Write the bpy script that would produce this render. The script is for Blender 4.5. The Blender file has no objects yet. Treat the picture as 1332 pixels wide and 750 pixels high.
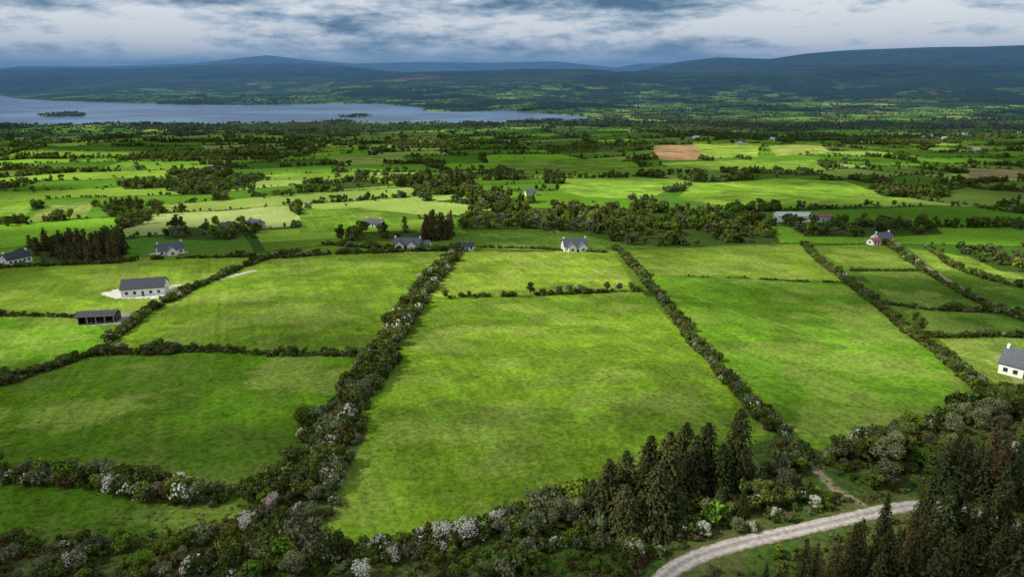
import bpy, math, random
import numpy as np
rng=np.random.default_rng(7); random.seed(7)
scene=bpy.context.scene
# ------------------------------------------------------------------ camera model
CH=80.0; PITCH=math.radians(17.3); FP=900.0
SP,CP=math.sin(PITCH),math.cos(PITCH)
WL=-82.0
# ------------------------------------------------------------------ noise
M=0xffffffff
def h2(ix,iy,s=0):
    n=(ix*374761393+iy*668265263+s*144269504)&M
    n=((n^(n>>13))*1274126177)&M
    n=((n^(n>>15))*1103515245)&M
    n=n^(n>>16)
    return n/4294967296.0
def vn(x,y,s=0):
    x=np.asarray(x,float);y=np.asarray(y,float)
    ix=np.floor(x).astype(np.int64);iy=np.floor(y).astype(np.int64)
    fx=x-ix;fy=y-iy
    fx=fx*fx*(3-2*fx);fy=fy*fy*(3-2*fy)
    a=h2(ix,iy,s);b=h2(ix+1,iy,s);c=h2(ix,iy+1,s);d=h2(ix+1,iy+1,s)
    return (a*(1-fx)+b*fx)*(1-fy)+(c*(1-fx)+d*fx)*fy
def fbm(x,y,s=0,o=4):
    t=0;a=.5;w=0
    for i in range(o):
        t=t+a*vn(x*2**i+i*17.3,y*2**i-i*9.1,s+i);w+=a;a*=.5
    return t/w
def ss(a,b,x):
    t=np.clip((x-a)/(b-a),0,1);return t*t*(3-2*t)
# ------------------------------------------------------------------ terrain height
RID=[ # distance, width, crest skyline table
 (6300,1700,[(-600,125),(300,124),(400,116),(470,101),(520,94),(560,91),(620,90),(680,85),(730,83),(770,87),(820,97),(880,100),(960,96),(1040,97),(1100,102),(1200,97),(1332,100),(1900,100)]),
 (9500,2300,[(-600,88),(-100,92),(0,89),(60,84),(110,86),(170,88),(240,80),(290,71),(350,69),(395,76),(440,85),(520,94),(640,103),(800,98),(850,88),(880,81),(930,75),(1000,77),(1060,68),(1105,57),(1200,54),(1260,60),(1332,57),(1900,70)]),
 (17000,3000,[(-600,88),(0,89),(30,86),(150,86),(250,83),(350,72),(400,78),(460,83),(540,81),(640,82),(720,80),(800,88),(830,83),(870,82),(940,90),(1332,90),(1900,90)]),
]
def hb(x,y):
    x=np.asarray(x,float);y=np.asarray(y,float)
    r=np.hypot(x,y)
    z=-95*(1-np.exp(-np.maximum(r-150,0)/1400))
    z=z+1.6*(fbm(x/45,y/45,3,2)-.5)*ss(40,120,r)
    a1=9*ss(330,800,r)*(1-.5*ss(1500,2200,r))
    z=z+a1*2*(fbm(x/330,y/330,11,3)-.5)
    z=z+4*ss(900,1800,r)*2*(fbm(x/900,y/900,21,2)-.5)
    z=z+2.8*np.exp(-(((x-27)/22)**2+((y-184)/24)**2))
    z=z-1.8*np.exp(-(((x-5)/16)**2+((y-180)/30)**2))
    az=np.clip(np.arctan2(x,y),-1.2,1.2)
    px=666+942*np.tan(az)
    u=(px-666)/900
    for i,(R,W,tab) in enumerate(RID):
        ty=np.interp(px,[t[0] for t in tab],[t[1] for t in tab])
        v=(ty-375)/900
        sl=-(SP+v*CP)/np.sqrt((CP-v*SP)**2+u*u)
        Rr=R*(1+.06*(vn(px/180,px*0,50+i)-.5))
        cz=80+Rr*sl
        b=np.exp(-((r-Rr)/W)**2)
        zz=z+(cz-z)*b
        zz=zz+(fbm(x/1100,y/1100,31+i,4)-.5)*(230+80*i)*b*(1-b)*2.2
        z=np.where((cz>z)&(b>.01),np.maximum(z,zz),z)
    return z
def ray(px,py):
    u=(px-666)/FP;v=(py-375)/FP
    fwd=CP-v*SP;dn=SP+v*CP
    L=math.hypot(u,fwd)
    return u/L,fwd/L,dn/L
RS=np.geomspace(60,9000,1500)
def P(px,py):
    dx,dy,sl=ray(px,py)
    zt=hb(dx*RS,dy*RS); zr=CH-sl*RS
    k=np.argmax(zr<zt)
    if not (zr[k]<zt[k]): k=len(RS)-1
    if k>0:
        a=zr[k-1]-zt[k-1];b=zt[k]-zr[k];t=a/(a+b+1e-9)
        r=RS[k-1]+t*(RS[k]-RS[k-1])
    else: r=RS[0]
    return (dx*r,dy*r)
def PW(px,py):
    dx,dy,sl=ray(px,py); r=(CH-WL)/sl
    return (dx*r,dy*r)
def poly(pts): return np.array([P(*p) for p in pts])
def inside(P_,x,y):
    P_=np.asarray(P_)
    c=np.zeros(x.shape,bool);n=len(P_)
    bb=(x>=P_[:,0].min())&(x<=P_[:,0].max())&(y>=P_[:,1].min())&(y<=P_[:,1].max())
    if not bb.any(): return c
    xs=x[bb];ys=y[bb];cc=np.zeros(xs.shape,bool)
    for i in range(n):
        x1,y1=P_[i];x2,y2=P_[(i+1)%n]
        if y1==y2: continue
        cc^=((y1>ys)!=(y2>ys))&(xs<(x2-x1)*(ys-y1)/(y2-y1)+x1)
    c[bb]=cc
    return c
def segdist(P_,x,y,closed=True):
    d=np.full(x.shape,1e9);n=len(P_)
    for i in range(n if closed else n-1):
        a=P_[i];b=P_[(i+1)%n];e=b-a;L=max(e@e,1e-9)
        t=np.clip(((x-a[0])*e[0]+(y-a[1])*e[1])/L,0,1)
        d=np.minimum(d,np.hypot(x-a[0]-t*e[0],y-a[1]-t*e[1]))
    return d
LAKE=np.array([PW(*p) for p in [(-500,126),(-100,125),(0,124),(20,128),(60,131),(130,133),(230,136),(330,137),(420,135),(500,135),(545,140),(560,145),(640,143),(690,146),(775,153),(745,157),(690,156),(640,160),(570,160),(500,161),(440,158),(400,160),(330,161),(250,163),(170,160),(110,163),(30,162),(-100,166),(-500,168)]])
ISL=[np.array([PW(*p) for p in q]) for q in [[(48,150),(75,147.5),(112,149),(108,151.5),(60,152)],[(440,152),(470,149.5),(485,151),(460,153)],[(545,143.5),(600,141.5),(660,143.5),(600,145.5)]]]
def height(x,y):
    z=hb(x,y)
    r=np.hypot(x,y)
    z=np.where(r>1500,np.maximum(z,WL+1.5),z)
    m=(r>1500)&(r<11000)&(y>0)
    if m.any():
        xs=x[m];ys=y[m];zs=z[m]
        w=(fbm(xs/160,ys/160,77,3)-.5)*120
        xq=xs+w;yq=ys-w
        d=segdist(LAKE,xq,yq);ins=inside(LAKE,xq,yq)
        for I in ISL: 
            di=segdist(I,xs,ys);ii=inside(I,xs,ys)
            ins&=~ii; d=np.where(ii,di,d)
        zs=np.where(ins,WL-4*ss(0,20,d),np.minimum(zs,WL+1.2+d*.06))
        z=z.copy();z[m]=zs
    return z
# ------------------------------------------------------------------ node helpers
def mat(name):
    m=bpy.data.materials.new(name);m.use_nodes=True
    nt=m.node_tree;nt.nodes.clear()
    o=nt.nodes.new('ShaderNodeOutputMaterial')
    return m,nt,o
def N(nt,t,**k):
    n=nt.nodes.new(t)
    for a,b in k.items(): setattr(n,a,b)
    return n
def ramp(nt,stops):
    n=nt.nodes.new('ShaderNodeValToRGB');e=n.color_ramp.elements
    while len(e)<len(stops): e.new(.5)
    for q,(p,c) in zip(e,stops):
        q.position=p;q.color=(*c,1)
    return n
def simple(name,col,rough=.7,noise=.25,scale=1.0,bump=0.0):
    m,nt,o=mat(name)
    b=N(nt,'ShaderNodeBsdfPrincipled');b.inputs['Roughness'].default_value=rough
    tc=N(nt,'ShaderNodeTexCoord');nz=N(nt,'ShaderNodeTexNoise');nz.inputs['Scale'].default_value=scale;nz.inputs['Detail'].default_value=5
    nt.links.new(tc.outputs['Object'],nz.inputs['Vector'])
    r=ramp(nt,[(.3,tuple(c*(1-noise) for c in col)),(.7,tuple(min(1,c*(1+noise)) for c in col))])
    nt.links.new(nz.outputs['Fac'],r.inputs[0]);nt.links.new(r.outputs[0],b.inputs['Base Color'])
    nt.links.new(b.outputs[0],o.inputs[0]);return m
def leafmat(name,dark,light,trans=.3,var=(.6,1.4)):
    m,nt,o=mat(name)
    at=N(nt,'ShaderNodeAttribute',attribute_name='tint')
    oi=N(nt,'ShaderNodeObjectInfo')
    mx=N(nt,'ShaderNodeMix',data_type='RGBA')
    mx.inputs[6].default_value=(*dark,1);mx.inputs[7].default_value=(*light,1)
    nt.links.new(at.outputs['Fac'],mx.inputs[0])
    hs=N(nt,'ShaderNodeHueSaturation')
    mr=N(nt,'ShaderNodeMapRange');mr.inputs[3].default_value=var[0];mr.inputs[4].default_value=var[1]
    nt.links.new(oi.outputs['Random'],mr.inputs[0]);nt.links.new(mr.outputs[0],hs.inputs['Value'])
    m2=N(nt,'ShaderNodeMath',operation='MULTIPLY');m2.inputs[1].default_value=7.31
    fr=N(nt,'ShaderNodeMath',operation='FRACT');nt.links.new(oi.outputs['Random'],m2.inputs[0]);nt.links.new(m2.outputs[0],fr.inputs[0])
    mr2=N(nt,'ShaderNodeMapRange');mr2.inputs[3].default_value=.455;mr2.inputs[4].default_value=.52
    nt.links.new(fr.outputs[0],mr2.inputs[0]);nt.links.new(mr2.outputs[0],hs.inputs['Hue'])
    nt.links.new(mx.outputs[2],hs.inputs['Color'])
    d=N(nt,'ShaderNodeBsdfDiffuse');t=N(nt,'ShaderNodeBsdfTranslucent');ms=N(nt,'ShaderNodeMixShader');ms.inputs[0].default_value=trans
    nt.links.new(hs.outputs[0],d.inputs[0]);nt.links.new(hs.outputs[0],t.inputs[0])
    nt.links.new(d.outputs[0],ms.inputs[1]);nt.links.new(t.outputs[0],ms.inputs[2]);nt.links.new(ms.outputs[0],o.inputs[0])
    return m
BARK=simple('bark',(.12,.10,.08),.9,.4,3)
L_HED=leafmat('leaf_hedge',(.046,.078,.018),(.15,.20,.048))
L_OLV=leafmat('leaf_willow',(.09,.115,.055),(.22,.25,.13))
L_FRE=leafmat('leaf_fresh',(.065,.13,.015),(.175,.28,.035))
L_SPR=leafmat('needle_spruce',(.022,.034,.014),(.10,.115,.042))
L_LAR=leafmat('needle_brown',(.06,.052,.022),(.15,.12,.05))
L_WHT=leafmat('hawthorn_blossom',(.42,.42,.35),(.78,.77,.70),.2,(.75,1.05))
L_PNK=leafmat('pink_blossom',(.4,.29,.29),(.68,.52,.50),.2,(.9,1.05))
L_BRN=leafmat('bracken_heath',(.065,.052,.02),(.15,.12,.05))
L_RSH=leafmat('rush_blade',(.06,.10,.018),(.13,.175,.04))
# ------------------------------------------------------------------ plant meshes
def mk(name,V,Q,mi,tint,mats):
    me=bpy.data.meshes.new(name)
    V=np.asarray(V,np.float32);Q=np.asarray(Q,np.int32);nf=len(Q)
    me.vertices.add(len(V));me.vertices.foreach_set('co',V.ravel())
    me.loops.add(nf*4);me.loops.foreach_set('vertex_index',Q.ravel())
    me.polygons.add(nf);me.polygons.foreach_set('loop_start',np.arange(nf,dtype=np.int32)*4)
    me.polygons.foreach_set('material_index',np.asarray(mi,np.int32))
    for m in mats: me.materials.append(m)
    me.update(calc_edges=True)
    a=me.attributes.new('tint','FLOAT','POINT');a.data.foreach_set('value',np.asarray(tint,np.float32))
    return me
class B:
    def __init__(s): s.V=[];s.Q=[];s.M=[];s.T=[];s.n=0
    def tube(s,p0,p1,r0,r1,mi=0,k=6):
        p0=np.array(p0,float);p1=np.array(p1,float);d=p1-p0;d/=np.linalg.norm(d)+1e-9
        a=np.cross(d,[1,0,.1]);a/=np.linalg.norm(a);b=np.cross(d,a)
        th=np.arange(k)*2*math.pi/k
        c=np.outer(np.cos(th),a)+np.outer(np.sin(th),b)
        s.V.append(np.vstack([p0+c*r0,p1+c*r1]))
        q=[[s.n+i,s.n+(i+1)%k,s.n+k+(i+1)%k,s.n+k+i] for i in range(k)]
        s.Q.append(np.array(q));s.M.append(np.full(k,mi));s.T.append(np.full(2*k,.5));s.n+=2*k
    def leaves(s,c,nrm,size,tint,mi,aspect=.7,axis=None):
        n=len(c)
        nrm=nrm/(np.linalg.norm(nrm,axis=1,keepdims=True)+1e-9)
        t=rng.normal(size=(n,3)) if axis is None else axis+rng.normal(size=(n,3))*.15
        t=t-nrm*(t*nrm).sum(1,keepdims=True);t/=np.linalg.norm(t,axis=1,keepdims=True)+1e-9
        b=np.cross(nrm,t)
        sz=size[:,None]*.5
        A=c-t*sz-b*sz*aspect*.6;Bv=c+t*sz*.3-b*sz*aspect;C=c+t*sz+b*sz*aspect*.3;D=c-t*sz*.2+b*sz*aspect
        s.V.append(np.stack([A,Bv,C,D],1).reshape(-1,3))
        s.Q.append(s.n+np.arange(4*n).reshape(n,4));s.M.append(mi if hasattr(mi,'__len__') else np.full(n,mi))
        s.T.append(np.repeat(tint,4));s.n+=4*n
    def done(s,name,mats): return mk(name,np.vstack(s.V),np.vstack(s.Q),np.concatenate(s.M),np.concatenate(s.T),mats)
def rdir(n):
    d=rng.normal(size=(n,3));return d/np.linalg.norm(d,axis=1,keepdims=True)
def broad(name,H,R,nl,nleaf,ls,mats,low=.25,white=0.0):
    b=B()
    th=H*.45
    b.tube((0,0,-.3),(0.03*H,0,th),.035*H,.02*H)
    lob=[]
    for i in range(nl):
        a=random.uniform(0,6.283);q=random.random()**.6
        zc=H*(low+(1-low)*random.uniform(.15,.86))
        env=math.sin(math.pi*min(1,max(0.12,(zc/H-low*.6)/(1.08-low*.6))))**.7
        rr=R*env*q*.75
        lr=R*random.uniform(.26,.46)
        lob.append((rr*math.cos(a),rr*math.sin(a),min(zc,H-lr*.8),lr,random.random()))
        if i<6: b.tube((0.02*H,0,th*random.uniform(.5,.95)),(lob[-1][0],lob[-1][1],lob[-1][2]),.014*H,.005*H,0,4)
    lob=np.array(lob)
    w=lob[:,3]**2;w/=w.sum()
    k=rng.choice(nl,nleaf,p=w)
    d=rdir(nleaf);d[:,2]=d[:,2]*.9+.2
    rad=lob[k,3]*(rng.uniform(.65,1.08,nleaf))
    c=lob[k,:3]+d*rad[:,None]*np.array([1,1,.85])
    c[:,2]=np.maximum(c[:,2],.05)
    nr=d+rng.normal(size=(nleaf,3))*.45
    tint=np.clip(.25+.5*lob[k,4]+rng.normal(size=nleaf)*.2,0,1)
    mi=np.ones(nleaf,int)
    if white>0:
        wn=vn(c[:,0]/R*2.2+9,c[:,2]/R*2.2+c[:,1]/R,5)
        mi=np.where((wn+rng.normal(size=nleaf)*.16<white)&(c[:,2]>H*.2),2,1)
    b.leaves(c,nr,ls*rng.uniform(.6,1.3,nleaf),tint,mi)
    return b.done(name,mats)
def spruce(name,H,R,ls,mats,per=9,step=.6,k=9,pw=.62):
    b=B();b.tube((0,0,-.3),(0,0,H*.97),.018*H,.004*H)
    C=[];Nn=[];T=[];A=[];S=[]
    z=H*.03
    while z<H*.99:
        f=1-z/H
        rr=R*(f**pw)*random.uniform(.85,1.08)+.1
        tt=random.random()
        m=max(4,int(per*(.5+.6*f)))
        a0=random.uniform(0,6.28)
        for i in range(m):
            a=a0+i*6.283/m+random.uniform(-.25,.25);L=rr*random.uniform(.7,1.12)
            d=np.array([math.cos(a),math.sin(a),0])
            kk=max(3,int(k*L/R)+2)
            tq=(np.arange(kk)+.6)/kk
            p=np.outer(tq*L,d);p[:,2]=z+.25*L*tq*.6-.38*L*tq**2
            side=np.array([-d[1],d[0],0])
            p=p+np.outer(rng.uniform(-.4,.4,kk)*(1-.3*tq)*min(L,1.8),side)+rng.normal(size=(kk,3))*.09
            C.append(p);n=np.tile(np.array([0,0,.7])+d*.75,(kk,1))+rng.normal(size=(kk,3))*.4;Nn.append(n)
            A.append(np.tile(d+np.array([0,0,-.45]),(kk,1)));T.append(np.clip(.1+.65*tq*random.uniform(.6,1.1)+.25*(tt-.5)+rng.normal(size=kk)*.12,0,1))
            S.append(np.full(kk,ls)*rng.uniform(.7,1.25,kk)*(0.7+.4*f))
        z+=step*random.uniform(.75,1.2)*(.55+.6*f)
    C=np.vstack(C);Nn=np.vstack(Nn);A=np.vstack(A)
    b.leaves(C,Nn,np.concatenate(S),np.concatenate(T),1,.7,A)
    return b.done(name,mats)
def tuft(name,n,R,H,mats):
    b=B();a=rng.uniform(0,6.28,n);q=rng.uniform(0,R,n)**1
    c=np.stack([np.cos(a)*q,np.sin(a)*q,rng.uniform(.1,.6,n)*H],1)
    d=rdir(n);d[:,2]=.5+abs(d[:,2])
    ax=rdir(n)+np.array([0,0,.5])
    b.leaves(c,d,np.full(n,H*.8),rng.random(n),0,.35,ax)
    return b.done(name,mats)
def coll(name,meshes):
    c=bpy.data.collections.new(name)
    for i,m in enumerate(meshes):
        o=bpy.data.objects.new('%s_%02d'%(name,i),m);c.objects.link(o)
    return c
bush=[broad('hedge_bush',1.7,1.25,12,420,.31,[BARK,L_HED],.05),
      broad('hedge_bush_b',2.0,1.1,10,420,.31,[BARK,L_HED],.05),
      broad('willow_bush',1.6,1.35,11,420,.31,[BARK,L_OLV],.05),
      broad('fresh_bush',1.8,1.2,10,420,.31,[BARK,L_FRE],.05),
      broad('hawthorn_bush',1.7,1.25,11,480,.29,[BARK,L_HED,L_WHT],.05,.46),
      broad('bramble_bush',1.2,1.4,10,360,.31,[BARK,L_BRN],.02)]
C_BUSH=coll('bushes',bush)
trees=[broad('ash_tree',7,2.9,20,2400,.42,[BARK,L_HED],.15),
       broad('sycamore_tree',7.5,3.3,22,2600,.44,[BARK,L_FRE],.12),
       broad('willow_tree',5.6,3.2,20,2400,.4,[BARK,L_OLV],.06),
       broad('alder_tree',7,2.7,18,2200,.42,[BARK,L_HED],.1)]
C_TREE=coll('broadleaf',trees)
haw=[broad('hawthorn_tree',4.4,2.4,16,1900,.33,[BARK,L_HED,L_WHT],.05,.66),broad('hawthorn_tree_b',4.0,2.6,16,1900,.33,[BARK,L_HED,L_WHT],.05,.5),
     broad('pink_hawthorn_tree',4.6,2.2,14,1900,.33,[BARK,L_HED,L_PNK],.08,.6)]
spr=[spruce('spruce',13,4.4,.8,[BARK,L_SPR],14,.62,10,.5),spruce('spruce_b',14,4.9,.84,[BARK,L_SPR],14,.62,10,.45),spruce('spruce_c',12,3.9,.72,[BARK,L_SPR],13,.6,9,.55)]
nar=[spruce('spruce_n',13,2.9,.66,[BARK,L_SPR],9,.65,7,.68),spruce('spruce_m',12,3.2,.66,[BARK,L_SPR],9,.65,7,.62),spruce('spruce_o',10,2.7,.62,[BARK,L_LAR],9,.65,7,.65)]
C_SPR=coll('spruces',nar)
far=[broad('far_oak',5,3.0,9,260,1.1,[BARK,L_HED],.03),broad('far_ash',6,2.8,9,260,1.1,[BARK,L_HED],.03),
     broad('far_willow',4.4,3.2,8,240,1.1,[BARK,L_OLV],.03),broad('far_sycamore',6,3.0,9,260,1.1,[BARK,L_FRE],.03),
     spruce('far_spruce',9,2.9,1.5,[BARK,L_SPR],6,1.1,3,.5),spruce('far_larch',9,3.0,1.5,[BARK,L_LAR],6,1.1,3,.5),
     broad('far_hawthorn',4.0,2.6,8,260,.95,[BARK,L_HED,L_WHT],.03,.42)]
C_FAR=coll('fartrees',far)
tf=[tuft('rush_tuft',18,.6,.6,[L_RSH]),tuft('rush_tuft_b',16,.8,.45,[L_RSH]),tuft('bracken_tuft',20,.7,.6,[L_BRN])]
C_TUFT=coll('tufts',tf)
def scatter(name,xy,sc,idx,col,zs=None,sink=.15):
    xy=np.asarray(xy,float).reshape(-1,2);n=len(xy)
    if n==0: return
    z=height(xy[:,0],xy[:,1])-sink
    me=bpy.data.meshes.new(name);me.vertices.add(n)
    me.vertices.foreach_set('co',np.column_stack([xy,z]).astype(np.float32).ravel())
    sc=np.broadcast_to(np.asarray(sc,float),(n,));zz=sc if zs is None else sc*zs
    jx=rng.uniform(.85,1.18,n)
    for nm,arr in (('scl',np.column_stack([sc*jx,sc/jx,zz*rng.uniform(.85,1.2,n)])),('rot',np.column_stack([rng.normal(size=n)*.04,rng.normal(size=n)*.04,rng.uniform(0,6.28,n)]))):
        a=me.attributes.new(nm,'FLOAT_VECTOR','POINT');a.data.foreach_set('vector',arr.astype(np.float32).ravel())
    a=me.attributes.new('idx','INT','POINT');a.data.foreach_set('value',np.asarray(idx,np.int32))
    o=bpy.data.objects.new(name,me);scene.collection.objects.link(o)
    ng=bpy.data.node_groups.new('scatter_'+name,'GeometryNodeTree')
    ng.interface.new_socket('Geometry',in_out='INPUT',socket_type='NodeSocketGeometry')
    ng.interface.new_socket('Geometry',in_out='OUTPUT',socket_type='NodeSocketGeometry')
    gi=ng.nodes.new('NodeGroupInput');go=ng.nodes.new('NodeGroupOutput')
    ip=ng.nodes.new('GeometryNodeInstanceOnPoints');ci=ng.nodes.new('GeometryNodeCollectionInfo')
    ci.inputs['Collection'].default_value=col;ci.inputs['Separate Children'].default_value=True;ci.inputs['Reset Children'].default_value=True
    def na(nm,t):
        q=ng.nodes.new('GeometryNodeInputNamedAttribute');q.data_type=t;q.inputs['Name'].default_value=nm;return q.outputs[0]
    er=ng.nodes.new('FunctionNodeEulerToRotation')
    l=ng.links.new
    l(gi.outputs[0],ip.inputs['Points']);l(ci.outputs[0],ip.inputs['Instance']);ip.inputs['Pick Instance'].default_value=True
    l(na('idx','INT'),ip.inputs['Instance Index']);l(na('rot','FLOAT_VECTOR'),er.inputs[0]);l(er.outputs[0],ip.inputs['Rotation'])
    l(na('scl','FLOAT_VECTOR'),ip.inputs['Scale']);l(ip.outputs[0],go.inputs[0])
    md=o.modifiers.new('scatter','NODES');md.node_group=ng
    return o
def plant(name,me,px,py,s,sz=None):
    x,y=P(px,py)
    z=float(height(np.array([x]),np.array([y]))[0])
    o=bpy.data.objects.new(name,me);o.location=(x,y,z-.1);o.rotation_euler=(0,0,random.uniform(0,6.28));o.scale=(s,s,sz or s)
    scene.collection.objects.link(o);return o
# ------------------------------------------------------------------ field system
def noise1(t,s): return vn(t,t*0+.5,s)
def fields(x,y):
    wx=x+110*(fbm(x/420,y/420,101,3)-.5)*2;wy=y+90*(fbm(x/420,y/420,111,3)-.5)*2
    a=.30;U=wx*math.cos(a)+wy*math.sin(a);V=-wx*math.sin(a)+wy*math.cos(a)
    v=V/88;v=v+.8*noise1(v*.6,7);row=np.floor(v).astype(np.int64);fv=v-row
    u=U/125+h2(row,row*0,5)*9;u=u+.9*noise1(u*.7+row*13.7,9);col=np.floor(u).astype(np.int64);fu=u-col
    big=h2(row,col//2,44)<.25
    du=np.minimum(fu,1-fu)*112
    innerL=(fu<.5)&(col%2==1)|(fu>=.5)&(col%2==0)
    du=np.where(big&innerL,999,du)
    colid=np.where(big,col//2+100000,col)
    dv=np.minimum(fv,1-fv)*75
    fid=h2(row,colid,3)
    edge=np.where(du<dv,h2(row,np.where(fu<.5,col,col+1),61),h2(np.where(fv<.5,row,row+1),col,62))
    return fid,h2(row,colid,4),np.minimum(du,dv),edge
G=1.25
CB=np.array([(.105,.215,.018),(.072,.16,.016),(.145,.235,.030),(.05,.11,.015),(.09,.195,.020),(.18,.25,.055),(.058,.13,.017),(.20,.25,.08),(.17,.13,.075),(.115,.18,.035)])*1.2
def fieldcol(fid,f2):
    cum=np.array([.14,.28,.42,.55,.66,.79,.88,.92,.935,1.01])
    k=np.searchsorted(cum,fid);k=np.minimum(k,9)
    return CB[k]*(.7+.5*f2)[:,None]
NF=[]
def nf(pts,c,g=G): NF.append((poly(pts),np.array(c)*g*np.array([.95,1.07,.75])))
nf([(-60,505),(60,482),(130,458),(470,460),(455,530),(400,590),(390,620),(300,640),(170,630),(-60,615)],(.066,.122,.012))
nf([(-60,625),(170,640),(300,655),(370,660),(360,700),(-60,712)],(.055,.108,.012))
nf([(-60,412),(110,412),(150,440),(60,480),(-60,500)],(.105,.205,.018))
nf([(-60,345),(165,335),(345,333),(280,362),(200,402),(120,412),(-60,410)],(.14,.20,.026))
nf([(345,335),(470,328),(600,327),(545,385),(500,440),(470,460),(130,455),(200,400),(280,362)],(.118,.178,.022))
nf([(600,327),(800,330),(830,377),(690,384),(545,388)],(.152,.198,.030))
nf([(545,390),(690,386),(835,380),(900,445),(1005,560),(960,590),(780,625),(700,665),(560,702),(440,730),(380,730),(390,640),(440,560),(500,470)],(.120,.182,.020))
nf([(815,325),(1045,317),(1100,366),(960,360),(840,358)],(.125,.17,.028))
nf([(845,360),(960,362),(1102,368),(1175,425),(1295,522),(1200,545),(1100,580),(1040,590),(1005,555),(900,440)],(.092,.168,.018))
nf([(1055,320),(1150,318),(1195,350),(1110,352)],(.125,.17,.034))
nf([(1115,353),(1200,353),(1260,385),(1200,404),(1165,395)],(.075,.13,.024))
nf([(1175,403),(1332,408),(1340,438),(1215,436)],(.07,.13,.022))
nf([(1222,441),(1400,441),(1400,505),(1310,505),(1280,490)],(.15,.19,.045))
nf([(1180,322),(1300,340),(1400,365),(1400,372),(1220,352)],(.15,.215,.035))
nf([(1200,355),(1400,375),(1400,400),(1320,402),(1260,380)],(.065,.12,.022))
nf([(740,232),(830,230),(895,236),(840,259),(760,256),(725,248)],(.155,.24,.04))
nf([(905,238),(1010,232),(1100,236),(1190,262),(1060,268),(930,266),(880,258)],(.155,.25,.035))
nf([(848,190),(905,188),(920,200),(905,208),(858,208)],(.32,.145,.14))
nf([(1258,219),(1400,219),(1400,233),(1262,231)],(.25,.145,.14))
nf([(905,188),(990,187),(985,204),(915,206)],(.21,.28,.06))
nf([(-60,258),(60,258),(30,282),(-60,285)],(.13,.22,.03))
nf([(60,268),(125,262),(110,282),(30,290)],(.18,.21,.07))
nf([(390,272),(470,270),(560,280),(470,302),(390,305)],(.1,.175,.025))
nf([(1000,190),(1060,186),(1080,198),(1010,203)],(.24,.26,.09))
nf([(620,302),(700,303),(780,312),(790,326),(640,322)],(.095,.15,.03))
nf([(640,210),(800,206),(830,226),(660,224)],(.11,.185,.03))
nf([(860,212),(1060,208),(1075,222),(880,226)],(.14,.215,.04))
nf([(430,205),(520,200),(530,212),(440,216)],(.20,.24,.075))
SCR=[poly(q) for q in [[(-60,705),(250,690),(370,660),(400,590),(460,540),(480,560),(400,700),(380,735),(560,705),(700,668),(790,625),(900,600),(1010,570),(1050,600),(1120,575),(1300,527),(1450,500),(1500,800),(1000,900),(-200,900)]]]
TRACK=[(poly([(1175,560),(1120,572),(1070,592),(1062,610),(1085,635),(1120,655)]),1.1,(.22,.19,.12)),
       (poly([(1160,318),(1200,345),(1262,385),(1332,412)]),2.0,(.24,.22,.17)),
       (poly([(218,372),(255,370),(330,352)]),1.8,(.45,.43,.39)),
       (poly([(150,412),(190,403),(200,398)]),1.8,(.45,.43,.4)),
       (poly([(500,326),(620,322),(800,328)]),2.2,(.24,.28,.06)),
       (poly([(1132,312),(1165,316)]),3,(.35,.35,.33)),
       (poly([(200,330),(240,328)]),2.5,(.45,.43,.4)),]
YARD=[(poly([(128,382),(160,374),(222,374),(238,380),(215,388),(150,388)]),(.5,.48,.45)),(poly([(120,408),(180,406),(170,420),(110,424)]),(.26,.25,.22)),
      (poly([(1290,462),(1340,455),(1370,500),(1320,498)]),(.24,.26,.1)),(poly([(725,324),(775,324),(780,329),(720,329)]),(.28,.3,.06)),
      (poly([(495,321),(560,320),(565,328),(500,329)]),(.3,.32,.18)),(poly([(1000,284),(1090,284),(1090,289),(1000,289)]),(.35,.33,.3))]
WOODS=[(poly(q),d,k) for q,d,k in [
 ([(600,300),(610,276),(700,270),(830,272),(960,278),(1000,290),(1015,315),(900,322),(815,318),(760,305),(690,298)],.022,'b'),
 ([(1010,289),(1110,292),(1215,294),(1228,304),(1150,308),(1050,308)],.016,'b'),
 ([(548,300),(560,288),(588,290),(585,312),(552,314)],.04,'l'),
 ([(38,322),(90,318),(165,324),(160,343),(60,345)],.035,'l'),
 ([(510,235),(560,229),(600,231),(625,240),(560,246),(515,243)],.014,'m'),
 ([(1135,248),(1180,244),(1235,248),(1238,256),(1150,256)],.025,'m'),
 ([(130,272),(180,268),(190,276),(140,280)],.02,'m'),
 ([(210,298),(300,293),(330,300),(300,312),(215,312)],.016,'b'),
 ([(430,318),(470,302),(540,299),(560,310),(500,314)],.012,'b'),
 ([(1240,325),(1332,335),(1400,352),(1400,362),(1300,352)],.015,'b'),
 ([(180,200),(330,194),(420,194),(400,202),(240,206)],.005,'b'),
 ([(700,190),(840,186),(850,194),(720,200)],.005,'b'),
 ([(380,240),(460,234),(520,240),(450,246)],.008,'b'),
 ([(1000,178),(1332,174),(1400,180),(1050,184)],.005,'b'),
 ([(560,262),(640,256),(720,262),(640,270)],.012,'b'),
 ([(170,161),(500,164),(660,162),(640,168),(400,172),(180,168)],.005,'b'),
 ([(775,158),(1100,160),(1332,154),(1332,166),(900,170),(760,164)],.004,'b'),
]]
def wmask(x,y):
    r=np.hypot(x,y)
    n=fbm(x/190,y/190,201,4)
    return (n>.685-.04*ss(1500,3500,r))&(r>520)
def near_zone(x,y):
    m=np.zeros(x.shape,bool)
    for p,c in NF: m|=inside(p,x,y)
    for p in SCR: m|=inside(p,x,y)
    return m
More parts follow.
